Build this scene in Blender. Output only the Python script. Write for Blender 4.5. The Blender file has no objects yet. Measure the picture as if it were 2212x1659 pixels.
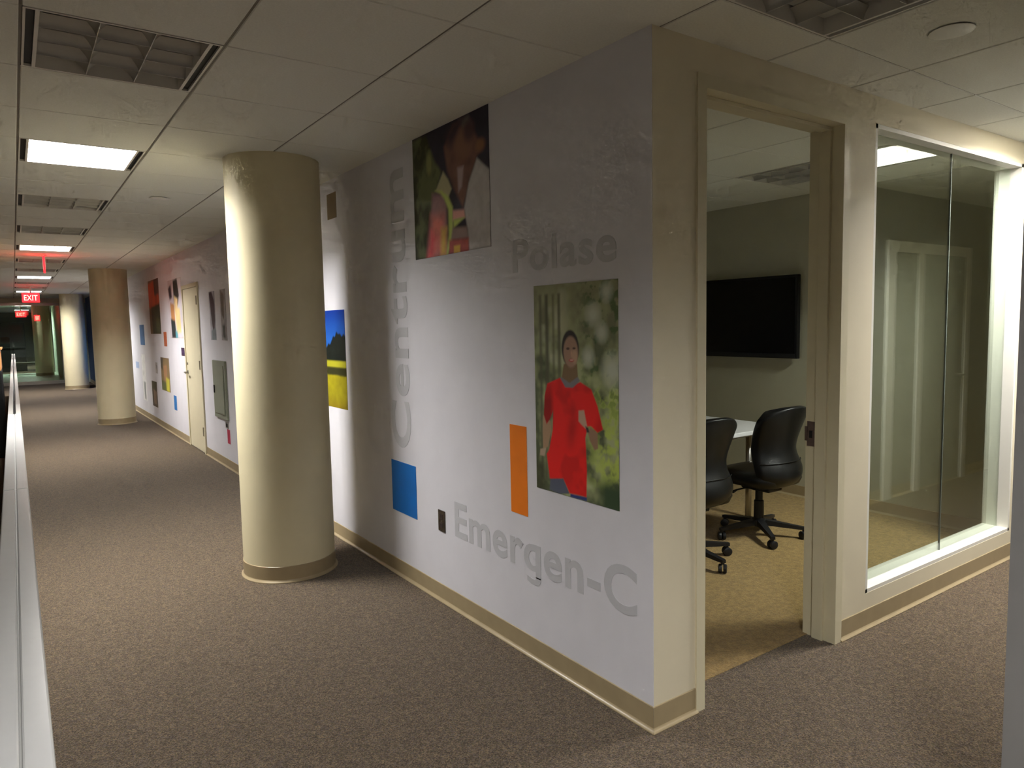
import bpy, bmesh, math, random
import numpy as np
from mathutils import Matrix, Vector

scene = bpy.context.scene
C = bpy.context.collection
H = 2.6                       # ceiling height

# ---------------------------------------------------------------- camera
F_PX, YAW, PITCH, ROLL = 1531.36, 0.610762, -0.0852167, -0.0196687
fw = Vector((math.sin(YAW)*math.cos(PITCH), math.cos(YAW)*math.cos(PITCH), math.sin(PITCH)))
r0 = Vector((math.cos(YAW), -math.sin(YAW), 0)); u0 = r0.cross(fw)
rr = math.cos(ROLL)*r0 + math.sin(ROLL)*u0
uu = -math.sin(ROLL)*r0 + math.cos(ROLL)*u0
cam_d = bpy.data.cameras.new('camera'); cam = bpy.data.objects.new('camera', cam_d); C.objects.link(cam)
cam_d.sensor_fit = 'HORIZONTAL'; cam_d.sensor_width = 36.0; cam_d.lens = F_PX/2212*36.0
cam_d.clip_start = 0.02; cam_d.clip_end = 200
M = Matrix.Identity(4)
for i in range(3):
    M[i][0] = rr[i]; M[i][1] = uu[i]; M[i][2] = -fw[i]
M.translation = Vector((-1.9019, -1.82076, 1.5649))
cam.matrix_world = M
scene.camera = cam

# ---------------------------------------------------------------- world, exposure
world = bpy.data.worlds.new('world'); scene.world = world; world.use_nodes = True
world.node_tree.nodes['Background'].inputs[0].default_value = (0.6, 0.65, 0.6, 1)
world.node_tree.nodes['Background'].inputs[1].default_value = 0.0
scene.view_settings.view_transform = 'Standard'; scene.view_settings.look = 'None'
scene.view_settings.exposure = 2.93; scene.view_settings.gamma = 1.0
scene.view_settings.use_curve_mapping = False
cy = scene.cycles
cy.use_denoising = True; cy.max_bounces = 8; cy.diffuse_bounces = 5; cy.glossy_bounces = 3
cy.use_adaptive_sampling = True; cy.adaptive_threshold = 0.04; cy.adaptive_min_samples = 8
cy.transparent_max_bounces = 12; cy.sample_clamp_indirect = 6.0; cy.caustics_reflective = False; cy.caustics_refractive = False
TUBE = 39.0                   # radiance of the fluorescent lamps in a lit troffer
LAMP_RGB = (1.0, 0.98, 0.955)

# ---------------------------------------------------------------- colour and material helpers
def lin(c):
    c = c/255.0
    return c/12.92 if c <= 0.04045 else ((c+0.055)/1.055)**2.4
def srgb(r, g, b): return (lin(r), lin(g), lin(b))
def obs(c, ref, alb=0.70):
    """paint colour seen as c on a wall of reflectance alb seen as ref"""
    k = alb/lin(ref)
    return tuple(min(0.9, lin(v)*k) for v in c)

MATS = {}
def mat(name, col, rough=0.7, metal=0.0, spec=0.3, var=0.0, vscale=40.0, bump=0.0, bscale=200.0, coat=0.0):
    if name in MATS: return MATS[name]
    m = bpy.data.materials.new(name); m.use_nodes = True
    nt = m.node_tree; b = nt.nodes['Principled BSDF']
    b.inputs['Base Color'].default_value = (*col, 1); b.inputs['Roughness'].default_value = rough
    b.inputs['Metallic'].default_value = metal; b.inputs['Specular IOR Level'].default_value = spec
    b.inputs['Coat Weight'].default_value = coat
    tc = nt.nodes.new('ShaderNodeTexCoord')
    if var > 0:
        n = nt.nodes.new('ShaderNodeTexNoise'); n.inputs['Scale'].default_value = vscale; n.inputs['Detail'].default_value = 3
        nt.links.new(tc.outputs['Object'], n.inputs['Vector'])
        r = nt.nodes.new('ShaderNodeValToRGB')
        r.color_ramp.elements[0].position = 0.3; r.color_ramp.elements[1].position = 0.7
        r.color_ramp.elements[0].color = (*[c*(1-var) for c in col], 1)
        r.color_ramp.elements[1].color = (*[min(1, c*(1+var)) for c in col], 1)
        nt.links.new(n.outputs['Fac'], r.inputs['Fac']); nt.links.new(r.outputs['Color'], b.inputs['Base Color'])
    if bump > 0:
        n2 = nt.nodes.new('ShaderNodeTexNoise'); n2.inputs['Scale'].default_value = bscale; n2.inputs['Detail'].default_value = 2
        nt.links.new(tc.outputs['Object'], n2.inputs['Vector'])
        bp = nt.nodes.new('ShaderNodeBump'); bp.inputs['Strength'].default_value = bump; bp.inputs['Distance'].default_value = 0.004
        nt.links.new(n2.outputs['Fac'], bp.inputs['Height']); nt.links.new(bp.outputs['Normal'], b.inputs['Normal'])
    MATS[name] = m
    return m

def emit(name, col, strength):
    if name in MATS: return MATS[name]
    m = bpy.data.materials.new(name); m.use_nodes = True; nt = m.node_tree
    for n in list(nt.nodes): nt.nodes.remove(n)
    o = nt.nodes.new('ShaderNodeOutputMaterial'); e = nt.nodes.new('ShaderNodeEmission')
    e.inputs[0].default_value = (*col, 1); e.inputs[1].default_value = strength
    nt.links.new(e.outputs[0], o.inputs[0]); MATS[name] = m
    return m

def glass(name, tint, ior=1.5, refl=1.0):
    """thin architectural glass: tinted straight-through plus Fresnel reflection"""
    m = bpy.data.materials.new(name); m.use_nodes = True; nt = m.node_tree
    for n in list(nt.nodes): nt.nodes.remove(n)
    o = nt.nodes.new('ShaderNodeOutputMaterial'); t = nt.nodes.new('ShaderNodeBsdfTransparent')
    g = nt.nodes.new('ShaderNodeBsdfGlossy'); g.inputs['Roughness'].default_value = 0.015
    g.inputs['Color'].default_value = (0.93, 1.0, 0.95, 1)
    f = nt.nodes.new('ShaderNodeFresnel'); ge = nt.nodes.new('ShaderNodeNewGeometry'); mi = nt.nodes.new('ShaderNodeMix')
    mi.inputs['A'].default_value = ior; mi.inputs['B'].default_value = 1.0/ior      # the leaving face reflects like the entering one
    nt.links.new(ge.outputs['Backfacing'], mi.inputs['Factor']); nt.links.new(mi.outputs['Result'], f.inputs['IOR'])
    mu = nt.nodes.new('ShaderNodeMath'); mu.operation = 'MULTIPLY'; mu.inputs[1].default_value = refl; mu.use_clamp = True
    mx = nt.nodes.new('ShaderNodeMixShader'); t.inputs[0].default_value = (*tint, 1)
    nt.links.new(f.outputs[0], mu.inputs[0]); nt.links.new(mu.outputs[0], mx.inputs[0])
    nt.links.new(t.outputs[0], mx.inputs[1]); nt.links.new(g.outputs[0], mx.inputs[2]); nt.links.new(mx.outputs[0], o.inputs[0])
    MATS[name] = m
    return m

def carpet(name, cols, scale):
    """loop-pile carpet: fine speckle of several yarn colours with a woven bump"""
    m = bpy.data.materials.new(name); m.use_nodes = True; nt = m.node_tree; b = nt.nodes['Principled BSDF']
    b.inputs['Roughness'].default_value = 0.95; b.inputs['Specular IOR Level'].default_value = 0.05
    b.inputs['Sheen Weight'].default_value = 0.15
    tc = nt.nodes.new('ShaderNodeTexCoord')
    v = nt.nodes.new('ShaderNodeTexVoronoi'); v.inputs['Scale'].default_value = scale
    nt.links.new(tc.outputs['Object'], v.inputs['Vector'])
    sep = nt.nodes.new('ShaderNodeSeparateColor'); nt.links.new(v.outputs['Color'], sep.inputs[0])
    r = nt.nodes.new('ShaderNodeValToRGB'); r.color_ramp.interpolation = 'CONSTANT'
    el = r.color_ramp.elements
    while len(el) < len(cols): el.new(0.5)
    for i, c in enumerate(cols):
        el[i].position = i/len(cols); el[i].color = (*c, 1)
    nt.links.new(sep.outputs[0], r.inputs['Fac'])
    n = nt.nodes.new('ShaderNodeTexNoise'); n.inputs['Scale'].default_value = scale*0.16; n.inputs['Detail'].default_value = 3
    nt.links.new(tc.outputs['Object'], n.inputs['Vector'])
    r2 = nt.nodes.new('ShaderNodeValToRGB')
    r2.color_ramp.elements[0].position = 0.3; r2.color_ramp.elements[0].color = (0.80, 0.80, 0.82, 1)
    r2.color_ramp.elements[1].position = 0.7; r2.color_ramp.elements[1].color = (1.17, 1.16, 1.12, 1)
    nt.links.new(n.outputs['Fac'], r2.inputs['Fac'])
    mx = nt.nodes.new('ShaderNodeMix'); mx.data_type = 'RGBA'; mx.blend_type = 'MULTIPLY'; mx.inputs['Factor'].default_value = 1
    nt.links.new(r.outputs['Color'], mx.inputs['A']); nt.links.new(r2.outputs['Color'], mx.inputs['B'])
    nt.links.new(mx.outputs['Result'], b.inputs['Base Color'])
    bp = nt.nodes.new('ShaderNodeBump'); bp.inputs['Strength'].default_value = 0.6; bp.inputs['Distance'].default_value = 0.004
    nt.links.new(v.outputs['Distance'], bp.inputs['Height']); nt.links.new(bp.outputs['Normal'], b.inputs['Normal'])
    MATS[name] = m
    return m

def print_mat():
    m = bpy.data.materials.new('printed_vinyl'); m.use_nodes = True; nt = m.node_tree; b = nt.nodes['Principled BSDF']
    a = nt.nodes.new('ShaderNodeAttribute'); a.attribute_name = 'print'
    nt.links.new(a.outputs['Color'], b.inputs['Base Color'])
    b.inputs['Roughness'].default_value = 0.55; b.inputs['Specular IOR Level'].default_value = 0.25
    MATS['print'] = m
    return m

WALL_BLUE = mat('pale_blue_white_paint', (0.74, 0.735, 0.785), 0.6, spec=0.25, var=0.02, vscale=6, bump=0.05, bscale=350)
WALL_CREAM = mat('cream_paint', (0.745, 0.675, 0.50), 0.55, spec=0.25, var=0.02, vscale=5, bump=0.05, bscale=350)
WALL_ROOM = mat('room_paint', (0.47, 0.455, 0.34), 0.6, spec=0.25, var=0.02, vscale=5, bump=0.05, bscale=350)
WALL_GREY = mat('blue_grey_paint', (0.19, 0.185, 0.178), 0.6, spec=0.25, var=0.02, vscale=5, bump=0.05, bscale=350)
WALL_NAVY = mat('navy_paint', (0.03, 0.10, 0.32), 0.5, spec=0.3, var=0.05, vscale=3)
WALL_MINT = mat('pale_green_paint', (0.50, 0.58, 0.49), 0.5, spec=0.3, var=0.03, vscale=3)
METAL_CREAM = mat('cream_enamel', (0.70, 0.64, 0.45), 0.38, spec=0.4, var=0.015, vscale=8)
SASH = mat('sash_enamel', (0.80, 0.78, 0.70), 0.35, spec=0.4, var=0.01, vscale=8)
COLUMN = mat('column_paint', (0.74, 0.665, 0.44), 0.45, spec=0.3, var=0.02, vscale=6, bump=0.04, bscale=300)
VINYL = mat('tan_vinyl', (0.38, 0.30, 0.175), 0.33, spec=0.45, var=0.05, vscale=12)
TILE = mat('mineral_tile', (0.80, 0.805, 0.735), 0.9, spec=0.1, var=0.04, vscale=120, bump=0.25, bscale=420)
GRID = mat('grid_slot', (0.20, 0.18, 0.15), 0.6)
PLENUM = mat('plenum', (0.10, 0.10, 0.09), 0.9)
BLACK = mat('matt_black', (0.012, 0.012, 0.012), 0.6, var=0.1)
ALU = mat('satin_aluminium', (0.62, 0.61, 0.56), 0.32, metal=0.85, var=0.04, vscale=15)
WHITE_ENAMEL = mat('white_enamel', (0.74, 0.72, 0.66), 0.4, var=0.01)
STEEL = mat('stainless', (0.42, 0.40, 0.37), 0.28, metal=0.9, var=0.04, vscale=60)
LETTER = mat('grey_vinyl_letter', (0.57, 0.575, 0.605), 0.6, var=0.01)
CARPET = carpet('brown_speckled_carpet', [(0.090, 0.063, 0.041), (0.144, 0.106, 0.069), (0.061, 0.043, 0.031), (0.119, 0.092, 0.075), (0.183, 0.132, 0.080), (0.086, 0.072, 0.040)], 210)
CARPET_TAN = carpet('tan_carpet', [(0.29, 0.19, 0.074), (0.335, 0.225, 0.09), (0.255, 0.17, 0.064), (0.31, 0.213, 0.09)], 160)
GLASS = glass('clear_glass', (0.955, 0.985, 0.95), 1.52, 1.1)
GLASS_GREEN = glass('green_glass', (0.80, 0.92, 0.83), 1.5, 1.0)
LEATHER = mat('black_leather', (0.0065, 0.0065, 0.007), 0.36, spec=0.40, var=0.15, vscale=30, bump=0.12, bscale=260)
PLASTIC = mat('black_plastic', (0.012, 0.012, 0.014), 0.42, spec=0.4, var=0.1)
LAMP_ON = emit('lamp_lit', LAMP_RGB, TUBE)
LAMP_OFF = mat('lamp_unlit', (0.52, 0.52, 0.48), 0.5, var=0.02)
LOUVRE = mat('louvre_aluminium', (0.50, 0.49, 0.45), 0.35, metal=0.35, spec=0.4, var=0.04, vscale=15)
PRINT = print_mat()

# ---------------------------------------------------------------- mesh helpers
class MB:
    def __init__(s): s.bm = bmesh.new()
    def box(s, x0, x1, y0, y1, z0, z1, bev=0.0):
        r = bmesh.ops.create_cube(s.bm, size=1.0)
        vs = r['verts']
        for v in vs:
            v.co = Vector(((x0+x1)/2+v.co.x*(x1-x0), (y0+y1)/2+v.co.y*(y1-y0), (z0+z1)/2+v.co.z*(z1-z0)))
        if bev > 0:
            es = list({e for v in vs for e in v.link_edges})
            bmesh.ops.bevel(s.bm, geom=es, offset=bev, segments=2, affect='EDGES', profile=0.5)
        return s
    def lathe(s, prof, cx=0, cy_=0, seg=48, a0=0.0):
        rings = []
        for r, z in prof:
            rings.append([s.bm.verts.new((cx+r*math.cos(a0+2*math.pi*k/seg), cy_+r*math.sin(a0+2*math.pi*k/seg), z)) for k in range(seg)])
        for a, b in zip(rings, rings[1:]):
            for k in range(seg):
                s.bm.faces.new((a[k], a[(k+1) % seg], b[(k+1) % seg], b[k]))
        for ring, flip in ((rings[0], True), (rings[-1], False)):
            f = s.bm.faces.new(ring[::-1] if flip else ring)
        return s
    def prism(s, a_pts, b_pts):
        """two matching outlines joined by side faces and capped"""
        A = [s.bm.verts.new(p) for p in a_pts]; B = [s.bm.verts.new(p) for p in b_pts]
        n = len(A)
        for k in range(n): s.bm.faces.new((A[k], A[(k+1) % n], B[(k+1) % n], B[k]))
        s.bm.faces.new(A[::-1]); s.bm.faces.new(B)
        return s
    def tube(s, pts, rad, seg=10):
        rad = rad if isinstance(rad, (list, tuple)) else [rad]*len(pts)
        pts = [Vector(p) for p in pts]; rings = []
        for i, p in enumerate(pts):
            d = (pts[min(i+1, len(pts)-1)]-pts[max(i-1, 0)]).normalized()
            up = Vector((0, 0, 1)) if abs(d.z) < 0.9 else Vector((1, 0, 0))
            a = d.cross(up).normalized(); b = d.cross(a)
            rings.append([s.bm.verts.new(p+rad[i]*(math.cos(2*math.pi*k/seg)*a+math.sin(2*math.pi*k/seg)*b)) for k in range(seg)])
        for a, b in zip(rings, rings[1:]):
            for k in range(seg): s.bm.faces.new((a[k], a[(k+1) % seg], b[(k+1) % seg], b[k]))
        s.bm.faces.new(rings[0][::-1]); s.bm.faces.new(rings[-1])
        return s
    def build(s, name, m, parent=None, smooth=False, loc=None):
        bmesh.ops.recalc_face_normals(s.bm, faces=s.bm.faces)
        me = bpy.data.meshes.new(name); s.bm.to_mesh(me); s.bm.free()
        me.materials.append(m)
        if smooth:
            me.polygons.foreach_set('use_smooth', [True]*len(me.polygons))
        o = bpy.data.objects.new(name, me); C.objects.link(o)
        if parent: o.parent = parent
        if loc: o.location = loc
        return o
def box(name, x0, x1, y0, y1, z0, z1, m, parent=None, bev=0.0):
    return MB().box(x0, x1, y0, y1, z0, z1, bev).build(name, m, parent)
def auto(o, ang=40):
    """smooth shading with sharp edges kept"""
    me = o.data; bm = bmesh.new(); bm.from_mesh(me)
    for f in bm.faces: f.smooth = True
    for e in bm.edges:
        if len(e.link_faces) == 2 and e.calc_face_angle(0) > math.radians(ang): e.smooth = False
    bm.to_mesh(me); bm.free()
    return o
def tag(o, label=None, cat=None, group=None, kind=None):
    if label: o['label'] = label
    if cat: o['category'] = cat
    if group: o['group'] = group
    if kind: o['kind'] = kind
    return o
def thing(name, label, cat, loc=(0, 0, 0), rz=0.0, group=None):
    o = bpy.data.objects.new(name, None); C.objects.link(o); o.location = loc; o.rotation_euler = (0, 0, rz)
    o.empty_display_size = 0.1
    return tag(o, label, cat, group)
def struct(o, label=None): return tag(o, label, kind='structure')
def copy_tree(o, parent=None):
    c = o.copy(); C.objects.link(c)
    if parent: c.parent = parent
    for ch in list(o.children): copy_tree(ch, c)
    return c

# ================================================================ STRUCTURE
T = 0.145                     # thickness of the door wall
DX0, DX1, DZ = 0.285, 1.225, 2.43
WX0, WX1, WZ0, WZ1 = 1.505, 3.23, 0.182, 2.475
XR = 3.65; YR = 3.62          # inside faces of the meeting room
YG = 24.0                     # glass screen at the end of the corridor
CX, CYC = 0.10, -1.115        # corner of the wall on the right edge

struct(box('floor', -7, 9, -6, 42, -0.06, 0.0, CARPET), 'brown speckled carpet of the corridor')
struct(box('floor', 0.12, XR, 0.138, YR, 0.0, 0.003, CARPET_TAN), 'tan carpet of the meeting room')
struct(box('floor', -6.9, -0.55, YG+0.06, 31.5, 0.0, 0.004, mat('pale_green_tile', (0.36, 0.42, 0.36), 0.35, var=0.06, vscale=2)), 'pale green lobby floor behind the glass screen')

struct(box('wall_right', 0.0, 0.12, 0.0, 19.6, 0, H, WALL_BLUE), 'long pale wall with the printed pictures')
struct(box('wall_right', 0.0, 0.12, 19.6, 42, 0, H, WALL_NAVY), 'dark blue end of the long wall')
w = MB()
w.box(0.002, DX0-0.045, -0.001, T, 0, H)
w.box(DX0-0.045, DX1+0.05, -0.001, T, DZ+0.05, H)
w.box(DX1+0.05, WX0, -0.001, T, 0, H)
w.box(WX0, WX1, -0.001, T, 0, WZ0)
w.box(WX0, WX1, -0.001, T, WZ1, H)
w.box(WX1, 8.9, -0.001, T, 0, H)
struct(w.build('wall_front', WALL_CREAM), 'cream wall with the doorway and the window')
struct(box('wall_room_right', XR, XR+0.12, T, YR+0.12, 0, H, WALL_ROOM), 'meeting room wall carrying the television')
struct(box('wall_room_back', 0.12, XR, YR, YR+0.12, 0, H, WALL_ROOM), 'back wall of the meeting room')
w = MB().box(CX, 8.9, CYC-0.12, CYC, 0, H); w.box(CX, CX+0.12, -6, CYC-0.12, 0, H)
struct(w.build('wall_near_right', WALL_GREY), 'blue grey wall corner at the right edge')
struct(box('wall_passage_end', 8.9, 9.02, CYC, 0.0, 0, H, WALL_CREAM))
struct(box('wall_back', -7, CX, -6.12, -6, 0, H, WALL_BLUE))
struct(box('wall_left', -7.12, -7, -6, 42, 0, H, mat('dim_office_paint', (0.30, 0.30, 0.26), 0.7, var=0.03)))
struct(box('wall_end', -7, 0, 42, 42.12, 0, H, mat('dark_end_paint', (0.22, 0.22, 0.17), 0.6, var=0.1)))

# ---- ceiling: slab, tiles one by one, grid runners between them
ceil = struct(box('ceiling', -7.12, 9.1, -6.12, 42.12, H+0.30, H+0.36, PLENUM), 'suspended ceiling of square off-white tiles')
G, GX, GY = 0.62, 0.045, -0.26
TROF_ON = [(-3, j) for j in (-4, 5, 14, 23, 32)] + [(4, -1), (-3, 50), (-3, 60)]  # the last one is added to brighten the dark lobby end
TROF_OFF = [(-3, j) for j in (-1, 2, 8, 11, 17, 20, 26, 29, 35)] + [(0, -1), (4, 2)]
taken = set(TROF_ON+TROF_OFF)
gx_, gy_ = 0.0045, 0.0022    # half gaps beside a tile
tm = MB(); b_ = 0.003; hx, hy = G/2-gx_, G/2-gy_
tm.prism([(-hx+b_, -hy+b_, 0), (hx-b_, -hy+b_, 0), (hx-b_, hy-b_, 0), (-hx+b_, hy-b_, 0)], [(-hx, -hy, b_), (hx, -hy, b_), (hx, hy, b_), (-hx, hy, b_)])
tm.prism([(-hx, -hy, b_), (hx, -hy, b_), (hx, hy, b_), (-hx, hy, b_)], [(-hx, -hy, 0.015), (hx, -hy, 0.015), (hx, hy, 0.015), (-hx, hy, 0.015)])
t0 = tm.build('ceiling_tile', TILE, ceil)
vis = [(i, j) for i in range(-4, 0) for j in range(-1, 40)] + [(i, j) for i in range(0, 6) for j in range(-2, 6)]
vis = [c for c in vis if c not in taken]
for n, (i, j) in enumerate(vis):
    o = t0 if n == 0 else t0.copy()
    if n: C.objects.link(o)
    o.location = (GX+(i+0.5)*G, GY+(j+0.5)*G, H)
visset = set(vis)
rest = MB()
for i in range(-12, 15):
    for j in range(-10, 69):
        if (i, j) in visset or (i, j) in taken: continue
        if i > 0 and not (-2 <= j <= 5): continue
        x, y = GX+i*G, GY+j*G
        if x > 8.4: continue
        rest.box(x+gx_, x+G-gx_, y+gy_, y+G-gy_, H, H+0.015)
tag(rest.build('distant_tiles', TILE, ceil), kind='stuff')
for i in range(-12, 16):
    x = GX+i*G
    y1 = 42 if i <= 0 else 3.7
    y0 = -6 if i <= 0 else -1.5
    if x < 9: box('grid_runner', x-gx_, x+gx_, y0, y1, H+0.004, H+0.012, GRID, ceil)
for j in range(-9, 69):
    y = GY+j*G
    x1 = 8.9 if -2 <= j <= 6 else 0.05
    box('cross_tee', -7, x1, y-gy_, y+gy_, H+0.0035, H+0.012, GRID, ceil)

# ---- cove bases, with the toe that curls out over the carpet
PROF = [(0.0, 0.0), (0.016, 0.0), (0.0165, 0.003), (0.0145, 0.006), (0.010, 0.0095), (0.006, 0.0135), (0.004, 0.018), (0.004, 0.0985), (0.002, 0.101), (0.0, 0.101)]
def cove(name, axis, a, b, face, sgn, mitre=(0, 0), side_label=None):
    """axis 'y': runs along y on the plane x=face, standing out by sgn; mitre lengthens an end with the stand-out"""
    A, B = [], []
    for d, z in PROF:
        a_, b2 = a-mitre[0]*d, b+mitre[1]*d
        if axis == 'y': A.append((face+sgn*d, a_, z)); B.append((face+sgn*d, b2, z))
        else: A.append((a_, face+sgn*d, z)); B.append((b2, face+sgn*d, z))
    return struct(auto(MB().prism(A, B).build(name, VINYL), 22), side_label)
cove('baseboard_right', 'y', 0.0, 7.585, 0.0, -1, (1, 0), 'tan cove base below the pictured wall')
cove('baseboard_right', 'y', 8.575, 42, 0.0, -1, (0, 0), 'tan cove base past the far door')
cove('baseboard_front', 'x', 0.0, DX0-0.045, -0.001, -1, (1, 0), 'short tan cove base left of the doorway')
cove('baseboard_front', 'x', DX1+0.05, 8.9, -0.001, -1, (0, 0), 'tan cove base below the window')
cove('baseboard_room', 'y', T, YR, XR, -1, (0, 0), 'tan cove base in the meeting room')
cove('baseboard_near_right', 'x', CX, 8.9, CYC, 1, (1, 0))
cove('baseboard_near_right', 'y', -6, CYC, CX, -1, (0, 1))

# ---- door frame (opening without its leaf in view)
d1 = MB()
P0 = -0.009                   # the frame stands proud of the wall
d1.box(DX0-0.05, DX0, P0, T+0.016, 0, DZ)
d1.box(DX1, DX1+0.055, P0, T+0.016, 0, DZ)
d1.box(DX0-0.05, DX1+0.055, P0, T+0.016, DZ, DZ+0.05)
door1 = struct(d1.build('door_1', METAL_CREAM), 'cream metal frame of the open meeting room doorway')
box('door_stop', DX0, DX0+0.016, 0.05, 0.105, 0.0, DZ-0.016, METAL_CREAM, door1, 0.002)
box('door_stop', DX1-0.016, DX1, 0.05, 0.105, 0.0, DZ-0.016, METAL_CREAM, door1, 0.002)
box('door_stop', DX0, DX1, 0.05, 0.105, DZ-0.016, DZ, METAL_CREAM, door1, 0.002)
st = MB().box(DX1-0.003, DX1+0.0, 0.112, 0.152, 0.945, 1.065); st.box(DX1-0.006, DX1, 0.150, 0.163, 0.97, 1.04)
strike = tag(st.build('strike_plate', mat('bronze', (0.16, 0.115, 0.10), 0.4, metal=0.6, var=0.1), door1), 'bronze strike plate')
box('latch_hole', DX1-0.0045, DX1-0.001, 0.124, 0.140, 0.985, 1.02, BLACK, strike)

# ---- window with two butt-jointed panes
wn = MB()
f = 0.022
wn.box(WX0, WX1, 0.0, T+0.004, WZ0-0.004, WZ0+0.02)
wn.box(WX0, WX1, 0.0, T+0.004, WZ1-0.02, WZ1+0.004)
wn.box(WX0-0.004, WX0+0.02, 0.0, T+0.004, WZ0, WZ1)
wn.box(WX1-0.02, WX1+0.004, 0.0, T+0.004, WZ0, WZ1)
win1 = struct(wn.build('window_1', SASH), 'pale metal frame around the meeting room window')
GYP = 0.066
XJ = 2.43
box('pane', WX0+0.02, XJ-0.0015, GYP-0.004, GYP+0.004, WZ0+0.02, WZ1-0.02, GLASS, win1)
box('pane', XJ+0.0015, WX1-0.02, GYP-0.004, GYP+0.004, WZ0+0.02, WZ1-0.02, GLASS, win1)
box('butt_joint', XJ-0.003, XJ+0.003, GYP-0.0045, GYP+0.0045, WZ0+0.02, WZ1-0.02, mat('silicone', (0.10, 0.12, 0.10), 0.5), win1)

# ---- far door in the long wall
d2 = MB()
FY0, FY1, FZ = 7.64, 8.52, 2.10
d2.box(-0.018, 0, FY0-0.05, FY0, 0, FZ); d2.box(-0.018, 0, FY1, FY1+0.05, 0, FZ); d2.box(-0.018, 0, FY0-0.05, FY1+0.05, FZ, FZ+0.05)
door2 = struct(d2.build('door_2', METAL_CREAM), 'cream closed door between the far pictures')
leaf = box('door_leaf', -0.009, -0.001, FY0+0.003, FY1-0.003, 0.012, FZ-0.003, METAL_CREAM, door2, 0.001)
for z in (0.28, 1.12, 1.93): box('hinge', -0.022, -0.004, FY0-0.006, FY0+0.04, z-0.055, z+0.055, mat('aged_brass', (0.20, 0.17, 0.10), 0.45, metal=0.6), leaf)
hd = MB().tube([(-0.009, FY1-0.07, 1.0), (-0.055, FY1-0.07, 1.0), (-0.06, FY1-0.09, 1.0), (-0.06, FY1-0.19, 0.995)], 0.010)
hd.lathe([(0.0, 0), (0.028, 0.0), (0.028, 0.008), (0.0, 0.008)], seg=16)
for v in hd.bm.verts:
    if v.co.x > -0.03 and abs(v.co.y) < 0.05 and v.co.z < 0.05: v.co = Vector((-0.009-v.co.z, FY1-0.07+v.co.x, 1.0+v.co.y))
hd.build('lever_handle', STEEL, leaf)
box('lock_cylinder', -0.022, -0.009, FY1-0.085, FY1-0.055, 1.10, 1.13, STEEL, leaf, 0.003)

# ---- door added across the passage so its frame mirrors as pale streaks
d3 = MB(); OX0, OX1, OM = 4.18, 5.48, 4.62
d3.box(OM-0.05, OM+0.05, CYC, CYC+0.02, 0, 2.1); d3.box(OX0-0.13, OX0, CYC, CYC+0.02, 0, 2.1); d3.box(OX1, OX1+0.09, CYC, CYC+0.02, 0, 2.1); d3.box(OX0-0.13, OX1+0.09, CYC, CYC+0.02, 2.1, 2.19)
added_door = struct(d3.build('added_door_3', SASH), 'pale door frame added across the passage for the streaks mirrored in the window')
box('side_panel', OX0, OM-0.05, CYC+0.001, CYC+0.006, 0.1, 2.1, mat('grey_panel', (0.30, 0.30, 0.26), 0.3, var=0.02), added_door)
lf3 = box('door_leaf', OM+0.053, OX1-0.003, CYC+0.001, CYC+0.010, 0.01, 2.097, mat('grey_door', (0.34, 0.34, 0.29), 0.4, var=0.02), added_door, 0.001)
MB().tube([(OX1-0.07, CYC+0.01, 1.0), (OX1-0.07, CYC+0.055, 1.0), (OX1-0.19, CYC+0.06, 1.0)], 0.010).build('lever_handle', STEEL, lf3)

# ---- glass screen at the end of the corridor, lobby beyond
s = MB()
for x in (-6.9, -4.6, -2.55, -0.66): s.box(x-0.04, x+0.04, YG-0.04, YG+0.04, 0, 2.45)
s.box(-6.94, -0.62, YG-0.04, YG+0.04, 2.38, 2.46); s.box(-6.94, -0.62, YG-0.04, YG+0.04, 0.0, 0.10)
win2 = struct(s.build('window_2', ALU), 'aluminium framed glass screen at the end of the corridor')
for a, b in ((-6.86, -4.64), (-4.56, -2.59), (-2.51, -0.70)):
    box('pane', a, b, YG-0.004, YG+0.004, 0.10, 2.38, GLASS_GREEN, win2)
struct(box('wall_lobby_header', -7, 0.0, YG-0.06, YG+0.06, 2.46, H, WALL_CREAM))
struct(box('wall_lobby_right', -0.62, 0.0, YG-0.05, 31.5, 0, H, WALL_MINT), 'pale green lobby wall behind the glass screen')

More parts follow.
